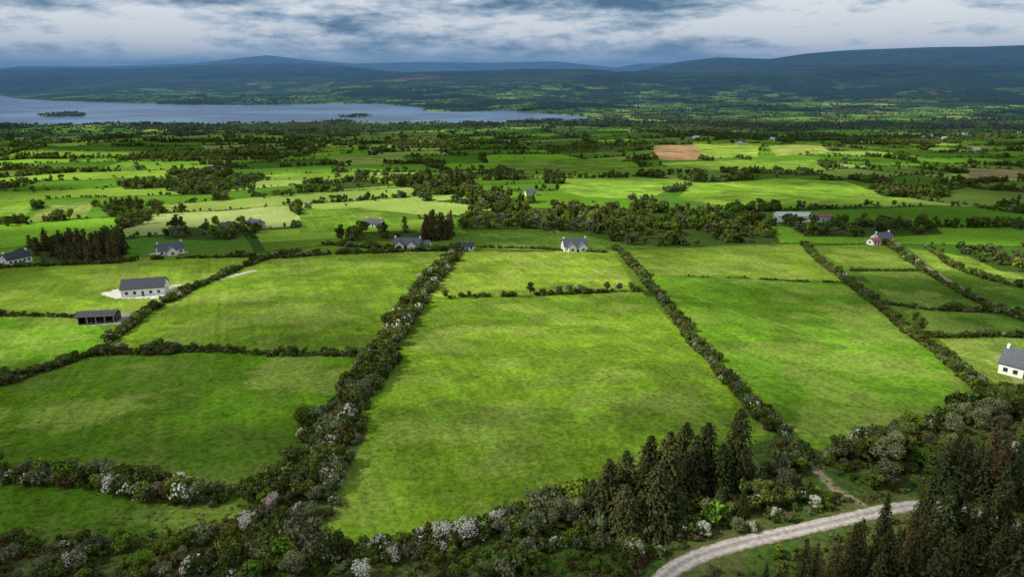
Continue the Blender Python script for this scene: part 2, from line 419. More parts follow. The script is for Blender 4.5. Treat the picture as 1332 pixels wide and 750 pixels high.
# ------------------------------------------------------------------ terrain sheet
ang=np.concatenate([np.linspace(-180,-52,40,endpoint=False),np.linspace(-52,52,1120),np.linspace(52,180,41)[1:-1]])
ang=np.radians(ang)
rad=np.concatenate([[2,20,45,60],np.geomspace(70,27000,960)])
A,R=np.meshgrid(ang,rad)
X=(np.sin(A)*R).ravel();Y=(np.cos(A)*R).ravel()
Z=height(X,Y)
na_,nr_=len(ang),len(rad)
fid,f2,ed,eh=fields(X,Y)
col=fieldcol(fid,f2)
rr=np.hypot(X,Y)
col=col*(.7+.6*fbm(X/40,Y/40,299,4))[:,None]
roughc=np.array([.045,.08,.018])
hedge=(ed<2.4+rr*.0008)&(eh>.12)
col[hedge]=roughc
col[(rr<430)&~hedge]=np.array([.09,.16,.02])
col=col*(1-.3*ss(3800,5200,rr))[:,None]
hn=ss(5000,6800,rr+(fbm(X/700,Y/700,301,4)-.5)*3400+Z*7)
moor=np.array([.036,.048,.028])[None]*(.4+1.3*fbm(X/260,Y/260,311,4))[:,None]
moor=moor*(1-.5*(fbm(X/900,Y/900,315,3)>.52)[:,None])
cxr,cyr=5900*math.tan(-.139),5900
red=np.exp(-(((X-cxr)/210)**2+((Y-cyr)/420)**2))
moor=moor+red[:,None]*np.array([.18,.05,.035])
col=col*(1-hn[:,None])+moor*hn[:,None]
fw=(rr>3300)&(fbm(X/300,Y/300,321,4)+.25*(fbm(X/60,Y/60,322,2)-.5)>.51)
col[fw]=np.array([.026,.045,.018])
wm=wmask(X,Y);col[wm]=np.array([.035,.06,.018])
for p,c in NF:
    m=inside(p,X,Y);n=m.sum()
    if n:
        xm=X[m];ym=Y[m]
        q=fbm(xm/38,ym/38,400,4);q2=fbm(xm/6,ym/6,410,4)
        cc=c[None]*(.6+.8*q)[:,None]*(.66+.68*q2)[:,None]
        rp=ss(.50,.60,fbm(xm/24,ym/14,420,6))[:,None]
        cc=cc*(1-.45*rp)+np.array([.055,.10,.014])*.45*rp
        dp=ss(.52,.66,fbm(xm/22,ym/16,430,6))[:,None]
        cc=cc*(1-.42*dp)+np.array([.25,.31,.065])*.42*dp
        bp_=ss(.58,.68,fbm(xm/9,ym/6,436,4))[:,None]
        cc=cc*(1-.3*bp_)+np.array([.12,.13,.04])*.3*bp_
        ln=fbm((xm*.93+ym*.38)/1.6,(ym*.93-xm*.38)/60,433,3);cc=cc*(.80+.40*ln)[:,None]
        col[m]=cc
for p,d,k in WOODS:
    m=inside(p,X,Y);col[m]=np.array([.05,.085,.018])
for p in SCR:
    m=inside(p,X,Y);q=fbm(X[m]/11,Y[m]/11,440,4)[:,None]
    col[m]=np.array([.05,.09,.018])*(1-ss(.4,.6,q))+np.array([.085,.10,.032])*ss(.4,.6,q)
m=(rr<96)&(Y<95);col[m]=np.array([.05,.07,.02])
nearm=rr<700
for p,w,c in TRACK:
    xs=X[nearm]+(fbm(X[nearm]/3,Y[nearm]/3,450,2)-.5)*1.6
    d=segdist(p,xs,Y[nearm],False);f=(1-ss(w*.5,w*1.4,d))[:,None]
    col[nearm]=col[nearm]*(1-f)+np.array(c)*f
for p,c in YARD:
    m=inside(p,X,Y);col[m]=c
shore=(rr>1500)&(Z<WL+1.3)&(Y>0);col[shore]=np.array([.13,.12,.09])
me=bpy.data.meshes.new('terrain')
me.vertices.add(len(X));me.vertices.foreach_set('co',np.column_stack([X,Y,Z]).astype(np.float32).ravel())
I,J=np.meshgrid(np.arange(nr_-1),np.arange(na_),indexing='ij');J2=(J+1)%na_
Q=np.stack([I*na_+J,I*na_+J2,(I+1)*na_+J2,(I+1)*na_+J],-1).reshape(-1,4)[:, ::-1].astype(np.int32)
nq=len(Q);me.loops.add(nq*4);me.loops.foreach_set('vertex_index',Q.ravel())
me.polygons.add(nq);me.polygons.foreach_set('loop_start',np.arange(nq,dtype=np.int32)*4)
me.update(calc_edges=True)
me.polygons.foreach_set('use_smooth',np.ones(nq,bool))
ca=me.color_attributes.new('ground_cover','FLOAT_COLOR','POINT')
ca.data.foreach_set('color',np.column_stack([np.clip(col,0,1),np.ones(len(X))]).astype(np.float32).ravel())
ter=bpy.data.objects.new('terrain',me);scene.collection.objects.link(ter)
m_,nt,o=mat('grassland')
at=N(nt,'ShaderNodeAttribute',attribute_name='ground_cover')
geo=N(nt,'ShaderNodeNewGeometry')
def nz(scale,det=4,rough=.6):
    n=N(nt,'ShaderNodeTexNoise');n.inputs['Scale'].default_value=scale;n.inputs['Detail'].default_value=det;n.inputs['Roughness'].default_value=rough
    nt.links.new(geo.outputs['Position'],n.inputs['Vector']);return n
def mr(src,a,b,c,d):
    n=N(nt,'ShaderNodeMapRange');n.inputs[1].default_value=a;n.inputs[2].default_value=b;n.inputs[3].default_value=c;n.inputs[4].default_value=d
    nt.links.new(src,n.inputs[0]);return n.outputs[0]
n2=nz(.7,3,.85)
k2=mr(n2.outputs['Fac'],.34,.66,.58,1.42)
vm=N(nt,'ShaderNodeVectorMath',operation='SCALE');nt.links.new(at.outputs['Color'],vm.inputs[0]);nt.links.new(k2,vm.inputs['Scale'])
bs=N(nt,'ShaderNodeBsdfDiffuse')
nt.links.new(vm.outputs[0],bs.inputs['Color'])
bp=N(nt,'ShaderNodeBump');bp.inputs['Strength'].default_value=.5;bp.inputs['Distance'].default_value=.5
nt.links.new(n2.outputs['Fac'],bp.inputs['Height']);nt.links.new(bp.outputs[0],bs.inputs['Normal'])
nt.links.new(bs.outputs[0],o.inputs[0]);me.materials.append(m_)
# ------------------------------------------------------------------ lake
lx0,ly0=LAKE.min(0)-600;lx1,ly1=LAKE.max(0)+600
wm_=bpy.data.meshes.new('lake');wm_.from_pydata([(lx0,ly0,WL),(lx1,ly0,WL),(lx1,ly1,WL),(lx0,ly1,WL)],[],[(0,1,2,3)])
lo=bpy.data.objects.new('lake',wm_);scene.collection.objects.link(lo)
m_,nt,o=mat('lake_water')
bs=N(nt,'ShaderNodeBsdfPrincipled');bs.inputs['Base Color'].default_value=(.05,.13,.26,1);bs.inputs['Roughness'].default_value=.22;bs.inputs['IOR'].default_value=1.4
geo=N(nt,'ShaderNodeNewGeometry')
mp=N(nt,'ShaderNodeMapping');mp.inputs['Scale'].default_value=(.002,.012,.02);nt.links.new(geo.outputs['Position'],mp.inputs[0])
nn=N(nt,'ShaderNodeTexNoise');nn.inputs['Scale'].default_value=1;nn.inputs['Detail'].default_value=8;nn.inputs['Roughness'].default_value=.65;nt.links.new(mp.outputs[0],nn.inputs['Vector'])
q=N(nt,'ShaderNodeMapRange');q.inputs[1].default_value=.35;q.inputs[2].default_value=.65;q.inputs[3].default_value=.08;q.inputs[4].default_value=.42;nt.links.new(nn.outputs['Fac'],q.inputs[0]);nt.links.new(q.outputs[0],bs.inputs['Roughness'])
bp=N(nt,'ShaderNodeBump');bp.inputs['Strength'].default_value=.12;bp.inputs['Distance'].default_value=3
nt.links.new(nn.outputs['Fac'],bp.inputs['Height']);nt.links.new(bp.outputs[0],bs.inputs['Normal']);nt.links.new(bs.outputs[0],o.inputs[0]);wm_.materials.append(m_)
# ------------------------------------------------------------------ road
def resample(p,step):
    seg=np.hypot(*(np.diff(p,axis=0).T));s=np.concatenate([[0],np.cumsum(seg)])
    t=np.arange(0,s[-1],step);return np.column_stack([np.interp(t,s,p[:,0]),np.interp(t,s,p[:,1])])
def smooth(p,it=3):
    for _ in range(it):
        q=[p[0]]
        for i in range(len(p)-1): q+= [p[i]*.75+p[i+1]*.25,p[i]*.25+p[i+1]*.75]
        q.append(p[-1]);p=np.array(q)
    return p
rp=smooth(poly([(820,800),(858,756),(878,737),(915,720),(975,703),(1045,688),(1105,674),(1165,660),(1215,655),(1270,668),(1340,690),(1430,730)]))
rp=resample(rp,.8)
tg=np.gradient(rp,axis=0);tg/=np.linalg.norm(tg,axis=1,keepdims=True);nm=np.column_stack([-tg[:,1],tg[:,0]])
offs=np.array([-2.0,-1.7,-1.0,-.3,.3,1.0,1.7,2.0])*.88;zo=np.array([-.1,.04,.08,.10,.10,.08,.04,-.1])
V=[];T=[]
cen=height(rp[:,0],rp[:,1])
k=np.ones(15)/15;cen=np.convolve(np.pad(cen,7,'edge'),k,'valid')+.12
for i in range(len(rp)):
    for o_,z_ in zip(offs,zo):
        e=o_+(.4*(random.random()-.5) if abs(o_)>1.4 else 0)
        q=rp[i]+nm[i]*e;V.append((q[0],q[1],cen[i]+z_));T.append(abs(o_)/1.76)
Q=[(i*8+j,i*8+j+1,(i+1)*8+j+1,(i+1)*8+j) for i in range(len(rp)-1) for j in range(7)]
m_,nt,o=mat('gravel_road')
at=N(nt,'ShaderNodeAttribute',attribute_name='tint');r1=ramp(nt,[(0,(.26,.245,.205)),(.14,(.31,.29,.26)),(.35,(.48,.425,.41)),(.7,(.44,.395,.38)),(.86,(.30,.27,.22)),(1,(.12,.14,.05))])
nt.links.new(at.outputs['Fac'],r1.inputs[0])
geo=N(nt,'ShaderNodeNewGeometry');n=N(nt,'ShaderNodeTexNoise');n.inputs['Scale'].default_value=1.3;n.inputs['Detail'].default_value=6;n.inputs['Roughness'].default_value=.7;nt.links.new(geo.outputs['Position'],n.inputs['Vector'])
q=N(nt,'ShaderNodeMapRange');q.inputs[1].default_value=.3;q.inputs[2].default_value=.7;q.inputs[3].default_value=.55;q.inputs[4].default_value=1.25;nt.links.new(n.outputs['Fac'],q.inputs[0])
vm=N(nt,'ShaderNodeVectorMath',operation='SCALE');nt.links.new(r1.outputs[0],vm.inputs[0]);nt.links.new(q.outputs[0],vm.inputs['Scale'])
d=N(nt,'ShaderNodeBsdfDiffuse');nt.links.new(vm.outputs[0],d.inputs[0]);nt.links.new(d.outputs[0],o.inputs[0])
rme=mk('road',V,Q,np.zeros(len(Q)),T,[m_]);ro=bpy.data.objects.new('gravel_road',rme);scene.collection.objects.link(ro)
def roadclear(x,y,d=2.8): return segdist(rp[::4],x,y,False)>d
# ------------------------------------------------------------------ hedgerows
def hedge(name,pts,w,s,dens=.35,probs=(.3,.25,.2,.08,.05,.12),gap=0.0):
    p=resample(smooth(poly(pts),2),.5);n=len(p)
    tg=np.gradient(p,axis=0);tg/=np.linalg.norm(tg,axis=1,keepdims=True)+1e-9;nm=np.column_stack([-tg[:,1],tg[:,0]])
    wob=(vn(p[:,0]/14,p[:,1]/14,905)-.5)*1.8;p=p+nm*wob[:,None]
    W=np.linspace(w[0],w[1],n)*(.75+.5*vn(p[:,0]/9,p[:,1]/9,907));S=np.linspace(s[0],s[1],n)
    pr=W*.5*dens/ S**1.2*1.25
    cnt=rng.poisson(pr);idx=np.repeat(np.arange(n),cnt)
    g=vn(p[idx,0]/7,p[idx,1]/7,900)
    if gap>0: idx=idx[g>gap]
    off=rng.uniform(-.5,.5,len(idx))*W[idx]
    xy=p[idx]+nm[idx]*off[:,None]+rng.normal(size=(len(idx),2))*.3
    hv=.55+.9*vn(p[idx,0]/8,p[idx,1]/8,903)
    sc=np.minimum(S[idx]*hv*rng.lognormal(0,.34,len(idx)),S[idx]*2.1)*(1-.3*np.abs(off/W[idx]*2))
    k=roadclear(xy[:,0],xy[:,1]);xy=xy[k];sc=sc[k]
    return scatter(name,xy,sc,rng.choice(6,len(xy),p=probs),C_BUSH)
hedge('hedgerow',[(603,322),(577,345),(545,386),(515,430),(494,475)],(8,9),(1.3,1.6),.62,(.30,.21,.14,.11,.17,.07))
hedge('hedgerow',[(494,475),(462,525),(430,570),(405,625),(385,680),(375,735)],(9,15),(1.5,1.8),.65,(.25,.2,.29,.12,.06,.08))
hedge('hedgerow',[(545,388),(620,386),(690,384),(760,381),(832,378)],(2.2,2.2),(.75,.75),1.1,gap=.3)
hedge('hedgerow',[(800,322),(822,342),(850,376),(900,441),(960,513),(1008,560)],(3.4,3.6),(.85,1.0),1.4,(.35,.25,.17,.06,.03,.14))
hedge('hedgerow',[(1045,318),(1100,365),(1170,421),(1240,476),(1303,527)],(3.4,3.6),(.9,1.0),1.4,(.35,.24,.17,.06,.02,.16))
hedge('hedgerow',[(840,358),(960,361),(1102,368)],(1.3,1.3),(.4,.4),1.0,gap=.35)
hedge('hedgerow',[(-60,510),(0,500),(60,480),(130,457),(200,458),(280,456)],(4.5,4.5),(1.1,1.1),1.1,(.32,.22,.14,.05,.05,.22))
hedge('hedgerow',[(280,456),(380,462),(480,462)],(3,3),(.85,1.0),1.1,gap=.15)
hedge('hedgerow',[(140,445),(200,400),(280,362),(345,335),(390,326)],(3.4,3.4),(1.0,.9),1.0,gap=.15)
hedge('hedgerow',[(340,336),(470,329),(600,325)],(3,3),(1.0,1.0),1.0,gap=.15)
hedge('hedgerow',[(-60,613),(0,620),(80,625),(170,634),(230,648),(300,645),(400,620)],(5,6),(1.6,1.5),.75,(.25,.2,.32,.07,.08,.08))
hedge('hedgerow',[(-60,409),(60,411),(110,413)],(2.2,2.2),(.75,.75),1.1)
hedge('hedgerow',[(-60,350),(60,346),(165,340),(340,333)],(3,3),(.9,1.0),1.0,gap=.25)
hedge('hedgerow',[(1105,352),(1200,352)],(2.2,2.2),(.7,.7),1.1)
hedge('hedgerow',[(1150,395),(1215,404),(1332,408),(1400,410)],(2.2,2.2),(.75,.75),1.1)
hedge('hedgerow',[(1150,315),(1195,348),(1262,388),(1320,413),(1400,440)],(3,3),(1.0,1.0),1.0)
hedge('hedgerow',[(1205,322),(1245,352),(1332,376),(1400,385)],(3,3),(1.1,1.1),1.0,gap=.2)
hedge('hedgerow',[(1212,438),(1400,440)],(2.2,2.2),(.75,.8),1.1)
hedge('hedgerow',[(1300,512),(1332,515),(1420,515)],(4,4),(1.3,1.3),1.0)
hedge('hedgerow',[(380,735),(470,718),(540,708),(600,700),(650,682),(710,668),(790,640)],(3.5,4.5),(1.3,1.4),.8,(.30,.2,.2,.1,.1,.1))
hedge('hedgerow',[(1010,560),(1040,600),(1020,620)],(6,6),(1.4,1.5),.8)
hedge('hedgerow',[(1090,600),(1130,582),(1200,556),(1300,530),(1400,515)],(5,8),(1.5,1.8),.65,(.28,.2,.35,.05,.02,.10))
hedge('garden_hedge',[(620,322),(700,323),(735,327),(790,329)],(1.5,1.5),(.6,.6),1.6,(.1,.1,.1,.7,0,0))
hedge('hedgerow',[(420,318),(520,326),(600,324)],(3,3),(1.1,1.1),1,)
# ------------------------------------------------------------------ scrub masses at the foot of the slope
def inpoly(pg,dens,md=0):
    pg=np.asarray(pg);x0,y0=pg.min(0);x1,y1=pg.max(0)
    n=int((x1-x0)*(y1-y0)*dens);x=rng.uniform(x0,x1,n);y=rng.uniform(y0,y1,n)
    m=inside(pg,x,y);xy=np.column_stack([x[m],y[m]])
    if md>0:
        keep=[];g={}
        for p in xy:
            k=(int(p[0]//md),int(p[1]//md));ok=True
            for i in (-1,0,1):
                for j in (-1,0,1):
                    for q in g.get((k[0]+i,k[1]+j),()):
                        if (q[0]-p[0])**2+(q[1]-p[1])**2<md*md: ok=False
            if ok: g.setdefault(k,[]).append(p);keep.append(p)
        xy=np.array(keep).reshape(-1,2)
    return xy
def mass(name,pts,dens,s,probs,c=None,clear=2.9,clump=0,md=0):
    xy=inpoly(poly(pts),dens,md)
    k=roadclear(xy[:,0],xy[:,1],clear)
    if clump: k&=fbm(xy[:,0]/8,xy[:,1]/8,700,3)>clump
    xy=xy[k]
    return scatter(name,xy,s*rng.lognormal(0,.3,len(xy)),rng.choice(len(probs),len(xy),p=probs),c or C_BUSH)
mass('scrub',[(-80,705),(60,712),(250,692),(370,660),(390,735),(440,900),(-150,900)],.14,1.3,(.22,.15,.27,.15,.04,.17),clump=.45)
mass('scrub',[(-80,700),(250,690),(370,650),(400,760),(440,900),(-150,900)],.35,.5,(.2,.15,.15,.2,0,.3))
mass('scrub',[(380,735),(640,700),(800,640),(1020,610),(1060,640),(1130,650),(1150,655),(1000,690),(880,725),(800,820),(400,850)],.35,.55,(.25,.2,.15,.2,.0,.2))
mass('scrub',[(640,690),(720,660),(1020,610),(1050,650),(1060,680),(930,710),(860,740),(820,760),(640,760)],.08,1.5,(.26,.2,.34,.1,.03,.07),clump=.36)
mass('scrub',[(430,735),(640,700),(800,690),(860,745),(780,820),(400,850)],.05,1.2,(.25,.18,.3,.12,.06,.09))
mass('scrub',[(1040,600),(1200,560),(1332,540),(1500,520),(1500,800),(900,900),(880,760),(1160,670),(1170,650)],.25,.6,(.3,.2,.2,.1,0,.2))
mass('willow_scrub',[(1180,560),(1300,535),(1450,510),(1480,600),(1330,610),(1200,610),(1140,600)],.05,.8,(.25,.15,.45,.15),C_TREE,md=3.2)
mass('woodland',[(1100,600),(1180,585),(1240,630),(1200,646),(1120,640)],.05,.62,(.3,.15,.4,.15),C_TREE,md=2.8)
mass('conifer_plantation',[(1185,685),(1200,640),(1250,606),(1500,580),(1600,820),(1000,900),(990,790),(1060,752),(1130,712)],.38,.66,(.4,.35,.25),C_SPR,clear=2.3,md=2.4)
mass('rush_tufts',[(-60,505),(60,482),(130,458),(470,460),(455,530),(400,590),(300,640),(170,630),(-60,615)],.10,.5,(.6,.4,.0),C_TUFT,clump=.5)
mass('rush_tufts',[(545,390),(835,380),(1005,560),(780,625),(560,702),(400,725),(440,560)],.06,.42,(.6,.4,.0),C_TUFT,clump=.52)
mass('rush_tufts',[(-60,625),(300,655),(370,660),(360,700),(-60,712)],.2,.6,(.5,.4,.1),C_TUFT)
mass('rough_grass',[(380,725),(1020,600),(1150,655),(860,745),(400,850)],.5,.8,(.4,.35,.25),C_TUFT)
mass('rough_grass',[(-80,700),(370,650),(400,760),(-80,850)],.5,.8,(.4,.35,.25),C_TUFT)
mass('rough_grass',[(1040,590),(1300,527),(1500,520),(1500,800),(900,900),(880,760),(1160,665)],.3,.9,(.5,.3,.2),C_TUFT)
# ------------------------------------------------------------------ individual trees
for px,py,s in [(790,672,.8),(812,662,.92),(835,672,1.0),(852,690,.95),(866,650,1.0),(842,645,.95),(900,640,1.0),(888,622,.92),(915,628,.9),(956,622,1.02),(935,640,.8),(985,640,.55),(875,690,.75),(812,695,.75),(935,668,.45),(965,670,.4),(1005,662,.4),(770,665,.55)]:
    plant('spruce_tree',random.choice(spr),px,py,s*random.uniform(.95,1.1),s*random.uniform(.98,1.12))
for px,py,s in [(496,722,.9),(515,728,.75),(575,708,1.0),(602,705,1.05),(618,702,1.0),(646,684,.8),(549,715,.6),(150,640,.95),(182,648,.8),(352,662,.85),(60,618,.6),(322,690,.9),(470,752,.8),(825,722,.8),(885,695,.7),(915,696,.7),(980,690,.5),(1010,672,.5),(420,565,.6),(95,735,.7),(1322,600,1.0),(1060,660,.6),(105,612,.5),(555,372,.6),(545,362,.6),(560,350,.6),(470,490,.5),(462,520,.5)]:
    plant('hawthorn_tree',random.choice(haw[:2]),px,py,s)
plant('pink_hawthorn_tree',haw[2],354,668,.85)
for px,py,s,k in [(265,655,.62,0),(150,632,.6,2),(50,628,.6,2),(205,648,.5,0),(394,560,.85,1),(430,640,.6,2),(330,640,.55,0),(385,600,.6,2),(455,600,.55,2),(300,745,.8,3),(385,745,.8,2),(185,745,.6,1),(235,730,.5,2),(60,745,.6,2),(720,680,.95,2),(745,672,.75,2),(700,690,.7,2),(1008,600,.8,0),(1000,560,.55,3),(690,383,.85,3),(727,381,.6,2),(740,380,.65,2),(755,380,.6,2),(790,378,.6,0),(805,378,.62,2),(820,377,.55,0),(580,388,.6,0),(610,388,.5,0),(1195,432,.9,0),(1190,420,.7,3),(840,372,.7,2),(1240,585,.7,2),(1300,560,.8,2),(1020,640,.85,2),(990,655,.8,0),(1050,645,.6,0),(960,690,.5,2),(440,610,.6,2),(410,650,.6,2),(480,500,.5,0),(500,455,.5,2),(520,425,.55,0),(535,400,.5,1),(575,350,.55,0),(415,590,.7,0),(398,625,.7,2),(450,560,.6,0)]:
    plant(['ash_tree','sycamore_tree','willow_tree','alder_tree'][k],trees[k],px,py,s)
# ------------------------------------------------------------------ mid / far hedgerow trees and woods
Nc=1200000
lr=rng.uniform(math.log(300),math.log(5000),Nc);r=np.exp(lr);a=rng.uniform(-.80,.80,Nc)
x=np.sin(a)*r;y=np.cos(a)*r
dens=Nc/(math.log(5000/300)*1.6)/r**2
fid,f2,ed,eh=fields(x,y)
gapn=vn(x/26,y/26,510)
hd=(ed<2.4+r*.0007)&(eh>.12)&(gapn>.16+.3*(eh<.3))
clus=fbm(x/70,y/70,530,3)
acc=rng.random(Nc)<np.minimum(1,.09*(.4+1.3*ss(.35,.65,clus))/dens)
wd=wmask(x,y)&(rng.random(Nc)<np.minimum(1,.016/dens))
side=(ed<12)&(clus>.63)&(rng.random(Nc)<np.minimum(1,.011/dens))
single=(rng.random(Nc)<np.minimum(1,.0002/dens))
m=((hd&acc)|wd|single|side)
x=x[m];y=y[m];r=r[m];w_=(wd|side)[m];eh=eh[m];clus=clus[m]
zl=height(x,y)
k=~near_zone(x,y)&~((r>1500)&(zl<WL+1.0))&~((r<520)&(np.abs(x)<330)&(y<415))
for pg,c in YARD: k&=~inside(pg,x,y)
x=x[k];y=y[k];r=r[k];w_=w_[k];eh=eh[k];clus=clus[k]
big=(rng.random(len(x))<.08+.36*ss(.45,.65,clus))|w_
s=np.where(big,rng.uniform(.7,1.4,len(x)),rng.uniform(.28,.62,len(x)))
s*=1+.12*ss(1500,4000,r)
t=vn(x/150,y/150,520)
ix=rng.choice([0,1,2,3,6],len(x),p=[.32,.22,.2,.21,.05])
con=(w_)&(t>.84);ix=np.where(con,4,ix)
scatter('distant_hedgerow_trees',np.column_stack([x,y]),s,ix,C_FAR)
print('far trees',len(x))
for pg,dn,kd in WOODS:
    xy=inpoly(pg,dn)
    if len(xy)==0: continue
    if kd=='b': xy=xy[fbm(xy[:,0]/22,xy[:,1]/22,710,3)>.41]
    pr={'b':[.30,.2,.2,.26,.02,.01,.01],'m':[.32,.2,.1,.18,.1,.10,0],'c':[.05,.02,0,0,.73,.2,0],'l':[.05,0,0,.03,.22,.70,0]}[kd]
    ss_=rng.uniform(.6,1.6,len(xy)) if kd!='l' else rng.uniform(.8,1.2,len(xy))
    scatter('distant_woodland',xy,ss_,rng.choice(7,len(xy),p=pr),C_FAR)
for I in ISL: 
    xy=inpoly(I,.004);scatter('island_trees',xy,1.2,rng.choice(4,len(xy)),C_FAR)
# ------------------------------------------------------------------ buildings
WALL=simple('white_render',(.84,.84,.83),.8,.03,.6);SLATE=simple('slate_roof',(.07,.08,.11),.65,.25,2)
DARKR=simple('dark_slate_roof',(.022,.027,.045),.7,.25,2);GLASS=simple('window_glass',(.03,.035,.045),.12,.1);STONE=simple('stone_wall',(.34,.31,.27),.85,.3,1.5)
DOOR=simple('painted_door',(.12,.04,.03),.5,.1);TIN=simple('black_tin',(.03,.032,.035),.5,.3,1);GREYT=simple('grey_tin',(.5,.52,.54),.5,.12,1);TRIM=simple('fascia_trim',(.62,.62,.6),.6,.05);REDR=simple('red_tin',(.2,.07,.04),.6,.2,1)
def part(par,name,V,F,m):
    me=bpy.data.meshes.new(name);me.from_pydata(V,[],F);me.materials.append(m)
    o=bpy.data.objects.new(name,me);o.parent=par;scene.collection.objects.link(o);return o
def bx(x0,x1,y0,y1,z0,z1):
    return [(x0,y0,z0),(x1,y0,z0),(x1,y1,z0),(x0,y1,z0),(x0,y0,z1),(x1,y0,z1),(x1,y1,z1),(x0,y1,z1)],[(0,3,2,1),(4,5,6,7),(0,1,5,4),(1,2,6,5),(2,3,7,6),(3,0,4,7)]
def multi(boxes):
    V=[];F=[]
    for b in boxes:
        v,f=bx(*b);n=len(V);V+=v;F+=[tuple(i+n for i in q) for q in f]
    return V,F
def gable(L,W,e,rg,z0=-1.2):
    l,w=L/2,W/2
    V=[(-l,-w,z0),(l,-w,z0),(l,w,z0),(-l,w,z0),(-l,-w,e),(l,-w,e),(l,w,e),(-l,w,e),(-l,0,rg),(l,0,rg)]
    F=[(0,1,5,4),(2,3,7,6),(1,2,6,9,5),(3,0,4,8,7),(0,3,2,1),(4,5,9,8),(6,7,8,9)]
    return V,F
def roof(L,W,e,rg,ov=.4,th=.22):
    l,w=L/2+ov,W/2;sl=(rg-e)/w;w2=w+ov;e2=e-sl*ov
    V=[];F=[]
    for sgn in (-1,1):
        n=len(V)
        V+=[(-l,sgn*w2,e2+.06),(l,sgn*w2,e2+.06),(l,0,rg+.06),(-l,0,rg+.06),(-l,sgn*w2,e2+.06+th),(l,sgn*w2,e2+.06+th),(l,0,rg+.06+th),(-l,0,rg+.06+th)]
        F+=[tuple(i+n for i in q) for q in [(0,1,2,3),(4,7,6,5),(0,4,5,1),(1,5,6,2),(2,6,7,3),(3,7,4,0)]]
    return V,F
def house(px,py,L=14,W=8,e=2.9,rg=5.6,rot=0,wall=WALL,rf=SLATE,chim=2,wing=None,name='bungalow',wins=5):
    x,y=P(px,py);z=float(height(np.array([x]),np.array([y]))[0])
    H=bpy.data.objects.new(name,None);scene.collection.objects.link(H);H.location=(x,y,z+.25);H.rotation_euler=(0,0,math.radians(rot))
    part(H,'walls',*gable(L,W,e,rg),wall);part(H,'roof',*roof(L,W,e,rg),rf)
    wb=[];fb=[];sp=L/(wins+.4)
    for i in range(wins):
        cx=-L/2+sp*(i+.7)
        if i==wins//2: continue
        for s_ in (-1,1):
            y0,y1=(-W/2-.03,-W/2+.05) if s_<0 else (W/2-.05,W/2+.03)
            wb.append((cx-.6,cx+.6,y0,y1,.9,2.15))
            y0,y1=(-W/2-.07,-W/2) if s_<0 else (W/2,W/2+.07)
            fb.append((cx-.75,cx+.75,y0,y1,.78,.895))
    for s_ in (-1,1): 
        x0,x1=(-L/2-.03,-L/2+.05) if s_<0 else (L/2-.05,L/2+.03)
        wb.append((x0,x1,-.6,.6,.9,2.1));
        if rg-e>2.2: wb.append((x0,x1,-.45,.45,e+.15,e+1.15))
    part(H,'windows',*multi(wb),GLASS);part(H,'sills',*multi(fb),TRIM)
    cx=-L/2+sp*(wins//2+.7);part(H,'door',*multi([(cx-.5,cx+.5,-W/2-.04,-W/2+.05,0,2.1),(cx-.5,cx+.5,W/2-.05,W/2+.04,0,2.1)]),DOOR)
    if chim:
        ch=[(-L/2+.1,-L/2+.8,-.5,.5,rg-.8,rg+1.0)]
        if chim>1: ch.append((L/2-.8,L/2-.1,-.5,.5,rg-.8,rg+1.0))
        part(H,'chimneys',*multi(ch),wall)
    for wg in (wing or []):
        wx,wy,l2,w2,e2,r2,rt=wg
        for nm,(V,F),m in (('wing_walls',gable(l2,w2,e2,r2),wall),('wing_roof',roof(l2,w2,e2,r2,.3),rf)):
            p=part(H,nm,V,F,m);p.location=(wx,wy,0);p.rotation_euler=(0,0,math.radians(rt))
        p=part(H,'wing_window',*multi([(l2/2-.05,l2/2+.03,-.7,.7,.9,2.1),(-l2/2-.03,-l2/2+.05,-.7,.7,.9,2.1)]),GLASS);p.location=(wx,wy,0);p.rotation_euler=(0,0,math.radians(rt))
    return H
house(190,381,17,9.5,3.3,6.4,14,rf=DARKR,chim=0)
house(531,323,15,8,3.0,5.8,-5,wing=[(-3.5,-4.3,4.5,5,2.9,5.2,90),(3.5,-4.3,4.5,5,2.9,5.2,90),(10,.5,5,6,2.5,4.4,0)])
house(608,325,7,5,2.5,4.0,5,rf=DARKR,chim=0,wins=3,name='cottage')
house(747,325,13,9,2.8,6.2,8,wing=[(-2.5,-4.6,4.5,4.5,2.8,5.2,90),(3.5,-4.6,4.5,4.5,2.8,5.2,90)])
house(222,330,13,8,2.9,6.0,35,wing=[(0,-5,5,5,2.8,5.0,90)])
house(22,342,12,8,3,5.8,60,rf=DARKR)
house(1331,488,11,8,3.4,7.2,-50,rf=SLATE,wing=[(-1,6,8,6,2.8,5.2,90)],name='farmhouse',wins=4)
house(1030,286,24,12,3.6,5.6,-4,rf=GREYT,chim=0,name='farm_shed',wins=4)
house(1068,287,12,9,3.4,5.0,-4,wall=GREYT,rf=REDR,chim=0,name='farm_shed',wins=3)
house(1146,314,11,7,2.8,5.4,20)
house(1136,318,6,5,2.4,3.8,20,rf=REDR,chim=0,name='garage',wins=2)
house(487,294,11,6.5,2.7,4.8,-10,rf=SLATE)
house(333,295,11,7,2.7,5.0,-35,wall=STONE)
house(297,299,9,7,2.7,5.0,25)
random.seed(11)
for px,py in [(270,222),(283,221),(660,186),(905,180),(960,186),(968,187),(1005,182),(1200,180),(1212,178),(1218,181),(1228,181),(1245,176),(1255,175),(1318,175),(1326,174),(640,176),(470,184),(210,184),(820,172),(690,254),(1270,196)]:
    house(px,py,random.uniform(9,13),random.uniform(6.5,8),2.8,5.2,random.uniform(-60,60),rf=random.choice([SLATE,DARKR,GREYT]),chim=random.choice([0,2]),wins=4,name=random.choice(['cottage','bungalow','farmhouse']))
x,y=P(130,418);z=float(height(np.array([x]),np.array([y]))[0])
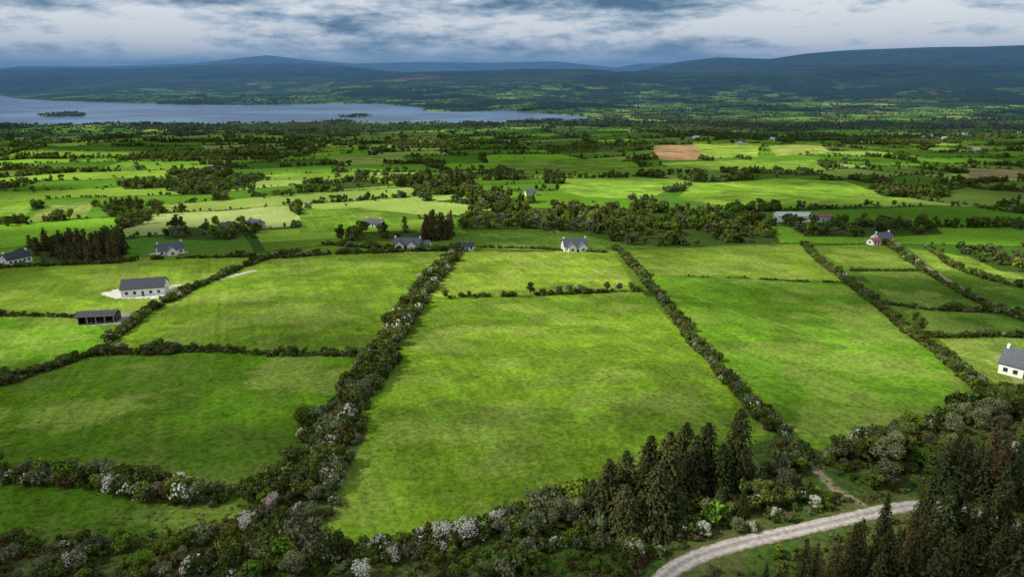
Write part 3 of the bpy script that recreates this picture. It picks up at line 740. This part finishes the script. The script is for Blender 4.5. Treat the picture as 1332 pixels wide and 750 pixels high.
Bn=bpy.data.objects.new('open_barn',None);scene.collection.objects.link(Bn);Bn.location=(x,y,z+.1);Bn.rotation_euler=(0,0,math.radians(8))
part(Bn,'posts',*multi([(i*3.1-6.3,i*3.1-6.1,-3.1,-2.9,-1,3.0) for i in range(5)]),GREYT)
part(Bn,'back_wall',*multi([(-6.4,6.4,3.0,3.15,-1,2.95),(-6.55,-6.4,-2.6,3.0,-1,2.95),(6.4,6.55,-2.6,3.0,-1,2.95)]),TIN)
V=[];F=[]
for i in range(9):
    t=i/8*2-1
    for q in (-7,7): V+= [(q,t*3.8,3.0+.9*(1-t*t))]
n0=len(V);V+=[(a,b,c+.12) for a,b,c in V]
for i in range(8):
    a=i*2;F+=[(a,a+1,a+3,a+2),(n0+a,n0+a+2,n0+a+3,n0+a+1),(a,a+2,n0+a+2,n0+a),(a+1,n0+a+1,n0+a+3,a+3)]
F+=[(0,n0,n0+1,1),(16,17,n0+17,n0+16)]
part(Bn,'curved_roof',V,F,TIN)
part(Bn,'silage_bales',*multi([(-5,-3.6,-.5,.9,-.2,1.3),(-3.4,-2.0,-.3,1.1,-.2,1.3),(1,2.6,0,1.4,-.2,1.4)]),TIN)
# ------------------------------------------------------------------ sun, unseen cloud-shadow sheet, sky, glowing haze
SUN=np.array([-.9,-.12,.0]);SUN/=np.linalg.norm(SUN);EL=math.radians(43)
SD=np.array([SUN[0]*math.cos(EL),SUN[1]*math.cos(EL),math.sin(EL)])
from mathutils import Vector
sl=bpy.data.lights.new('sun','SUN');sl.energy=5.0;sl.angle=math.radians(.5);sl.color=(1,.95,.80)
so=bpy.data.objects.new('sun',sl);scene.collection.objects.link(so);so.rotation_euler=Vector(SD).to_track_quat('Z','Y').to_euler();so.location=(-500,300,600)
DZ=1500.
off=SD[:2]/SD[2]*DZ
def axis(c,ext_lo,ext_hi,n):
    t=np.linspace(-1,1,n);s_=np.sinh(t*4.2)/math.sinh(4.2)
    return c+np.where(s_<0,s_*ext_lo,s_*ext_hi)
gx=axis(off[0],14000+off[0],14000-off[0],420);gy=axis(off[1]+260,7000,12700-off[1],420)
GX,GY=np.meshgrid(gx,gy);gX=(GX-off[0]).ravel();gY=(GY-off[1]).ravel()
gr=np.hypot(gX,gY)
tt=ss(330,480,gr);base=.82*(1-tt)+.92*ss(.40,.53,fbm(gX/340+3,gY/280,801,4))*tt
base=base*(1-ss(3500,4700,gr))+(.62+.3*ss(.35,.55,fbm(gX/900,gY/900,811,3)))*ss(3500,4700,gr)
def lit(px,py,rx,ry,am):  # thins the overhead sheet so sun reaches this chosen ground
    global base
    cx,cy=P(px,py);n=.7+.6*fbm(gX/40,gY/40,820,3)
    base=base-am*np.exp(-(((gX-cx)/rx)**2+((gY-cy)/ry)**2)**1.5)*n
lit(700,425,52,42,1.0);lit(640,500,34,26,.4);lit(850,470,28,30,.45);lit(700,350,90,45,1.0);lit(440,375,65,50,.85);lit(140,375,80,42,1.0);lit(40,440,35,25,.85)
lit(950,345,60,35,.6);lit(1010,430,45,38,.65);lit(1150,490,36,32,.6);lit(1300,470,35,22,.9);lit(1270,340,90,50,.8)
lit(800,243,90,60,1.0);lit(1030,250,170,70,1.0);lit(440,285,80,40,.7);lit(60,270,120,60,.8);lit(950,197,260,130,.95);lit(200,520,60,20,.22);lit(820,295,110,25,.5)
lit(1020,690,28,14,.65);lit(240,480,50,16,.3);lit(600,690,20,9,.55);lit(150,640,26,10,.45);lit(860,640,26,14,.5);lit(440,600,16,20,.5);lit(1250,590,34,20,.5);lit(1250,700,20,12,.4);lit(500,430,12,40,.4);lit(200,740,30,8,.4)
base=np.clip(base,0,.93)
nz_=len(gx)
I,J=np.meshgrid(np.arange(nz_-1),np.arange(nz_-1),indexing='ij')
Q=np.stack([I*nz_+J,I*nz_+J+1,(I+1)*nz_+J+1,(I+1)*nz_+J],-1).reshape(-1,4)
mC,nt,o=mat('shadow_sheet_alpha')
at=N(nt,'ShaderNodeAttribute',attribute_name='tint')
t=N(nt,'ShaderNodeBsdfTranslucent');t.inputs[0].default_value=(.52,.54,.58,1)
tr=N(nt,'ShaderNodeBsdfTransparent');mx=N(nt,'ShaderNodeMixShader');nt.links.new(at.outputs['Fac'],mx.inputs[0]);nt.links.new(tr.outputs[0],mx.inputs[1]);nt.links.new(t.outputs[0],mx.inputs[2]);nt.links.new(mx.outputs[0],o.inputs[0])
cz=DZ+60*(fbm(gX/500,gY/500,830,3)-.5)
cm=mk('cloud_shadow_sheet',np.column_stack([GX.ravel(),GY.ravel(),cz]),Q,np.zeros(len(Q)),base,[mC])
co=bpy.data.objects.new('cloud_shadow_sheet',cm);scene.collection.objects.link(co)  # added sheet out of view, density shaped to lay shade and sun patches
v,f=bx(-25500,25500,1500,25500,-400,420)
hz=bpy.data.meshes.new('glowing_haze');hz.from_pydata(v,[],f)
ho=bpy.data.objects.new('glowing_haze',hz);scene.collection.objects.link(ho)
mh,nt,o=mat('haze_airlight_glow');SG=9e-5;AIR=(.085,.205,.40)
va=N(nt,'ShaderNodeVolumeAbsorption');va.inputs['Color'].default_value=(0,0,0,1);va.inputs['Density'].default_value=SG
em=N(nt,'ShaderNodeEmission');em.inputs[0].default_value=(*AIR,1);em.inputs[1].default_value=SG  # volume glows blue in place of sunlight scattered by the air
ad=N(nt,'ShaderNodeAddShader');nt.links.new(va.outputs[0],ad.inputs[0]);nt.links.new(em.outputs[0],ad.inputs[1]);nt.links.new(ad.outputs[0],o.inputs['Volume'])
hz.materials.append(mh)
# world
w=bpy.data.worlds.new('World');scene.world=w;w.use_nodes=True;nt=w.node_tree;nt.nodes.clear()
ow=N(nt,'ShaderNodeOutputWorld')
sk=N(nt,'ShaderNodeTexSky');sk.sky_type='NISHITA';sk.sun_disc=False;sk.sun_elevation=EL;sk.sun_rotation=math.atan2(SD[0],SD[1])
bg1=N(nt,'ShaderNodeBackground');bg1.inputs[1].default_value=.08;nt.links.new(sk.outputs[0],bg1.inputs[0])
tc=N(nt,'ShaderNodeTexCoord');sx=N(nt,'ShaderNodeSeparateXYZ');nt.links.new(tc.outputs['Generated'],sx.inputs[0])
def mth(op,a,b=None):
    n=N(nt,'ShaderNodeMath',operation=op)
    for i,q in enumerate((a,b)):
        if q is None: continue
        if isinstance(q,(int,float)): n.inputs[i].default_value=q
        else: nt.links.new(q,n.inputs[i])
    return n.outputs[0]
def wn(scl,det,off_,ro=.55,dist=0):
    mp=N(nt,'ShaderNodeMapping');mp.inputs['Location'].default_value=off_;mp.inputs['Scale'].default_value=scl;nt.links.new(tc.outputs['Generated'],mp.inputs[0])
    n=N(nt,'ShaderNodeTexNoise');n.inputs['Scale'].default_value=1;n.inputs['Detail'].default_value=det;n.inputs['Roughness'].default_value=ro;n.inputs['Distortion'].default_value=dist;nt.links.new(mp.outputs[0],n.inputs['Vector']);return n.outputs['Fac']
na1=wn((3.6,3.6,20),9,(3,5,0),.56,.2);na2=wn((14,14,52),8,(1,2,4),.62,.1)
nn=mth('ADD',mth('MULTIPLY',na1,.55),mth('MULTIPLY',na2,.45))
nn=mth('ADD',mth('MULTIPLY',mth('SUBTRACT',nn,.5),3.1),.74)
hi=mth('MULTIPLY',mth('MINIMUM',mth('MAXIMUM',mth('SUBTRACT',sx.outputs[2],.055),0),.07),5.5)
we=mth('MULTIPLY',sx.outputs[0],.16)
nn2=mth('ADD',mth('SUBTRACT',nn,hi),we)
cr=ramp(nt,[(.20,(.08,.155,.26)),(.36,(.16,.26,.385)),(.48,(.33,.44,.56)),(.60,(.56,.65,.75)),(.78,(.92,.95,.98))])
nt.links.new(nn2,cr.inputs[0])
hzf=N(nt,'ShaderNodeMapRange');hzf.inputs[1].default_value=0;hzf.inputs[2].default_value=.04;hzf.inputs[3].default_value=.7;hzf.inputs[4].default_value=0;nt.links.new(sx.outputs[2],hzf.inputs[0])
mz=N(nt,'ShaderNodeMix',data_type='RGBA');mz.inputs[7].default_value=(.62,.75,.88,1);nt.links.new(hzf.outputs[0],mz.inputs[0]);nt.links.new(cr.outputs[0],mz.inputs[6])
bg2=N(nt,'ShaderNodeBackground');bg2.inputs[1].default_value=.92;nt.links.new(mz.outputs[2],bg2.inputs[0])
mx=N(nt,'ShaderNodeMixShader');mx.inputs[0].default_value=.92;nt.links.new(bg1.outputs[0],mx.inputs[1]);nt.links.new(bg2.outputs[0],mx.inputs[2]);nt.links.new(mx.outputs[0],ow.inputs[0])
# camera
cd=bpy.data.cameras.new('camera');cd.sensor_width=36;cd.lens=FP/1332*36;cd.clip_end=80000;cd.clip_start=.5
co_=bpy.data.objects.new('camera',cd);scene.collection.objects.link(co_);co_.location=(0,0,CH);co_.rotation_euler=(math.pi/2-PITCH,0,0);scene.camera=co_
scene.view_settings.view_transform='Standard';scene.view_settings.look='None';scene.view_settings.exposure=0
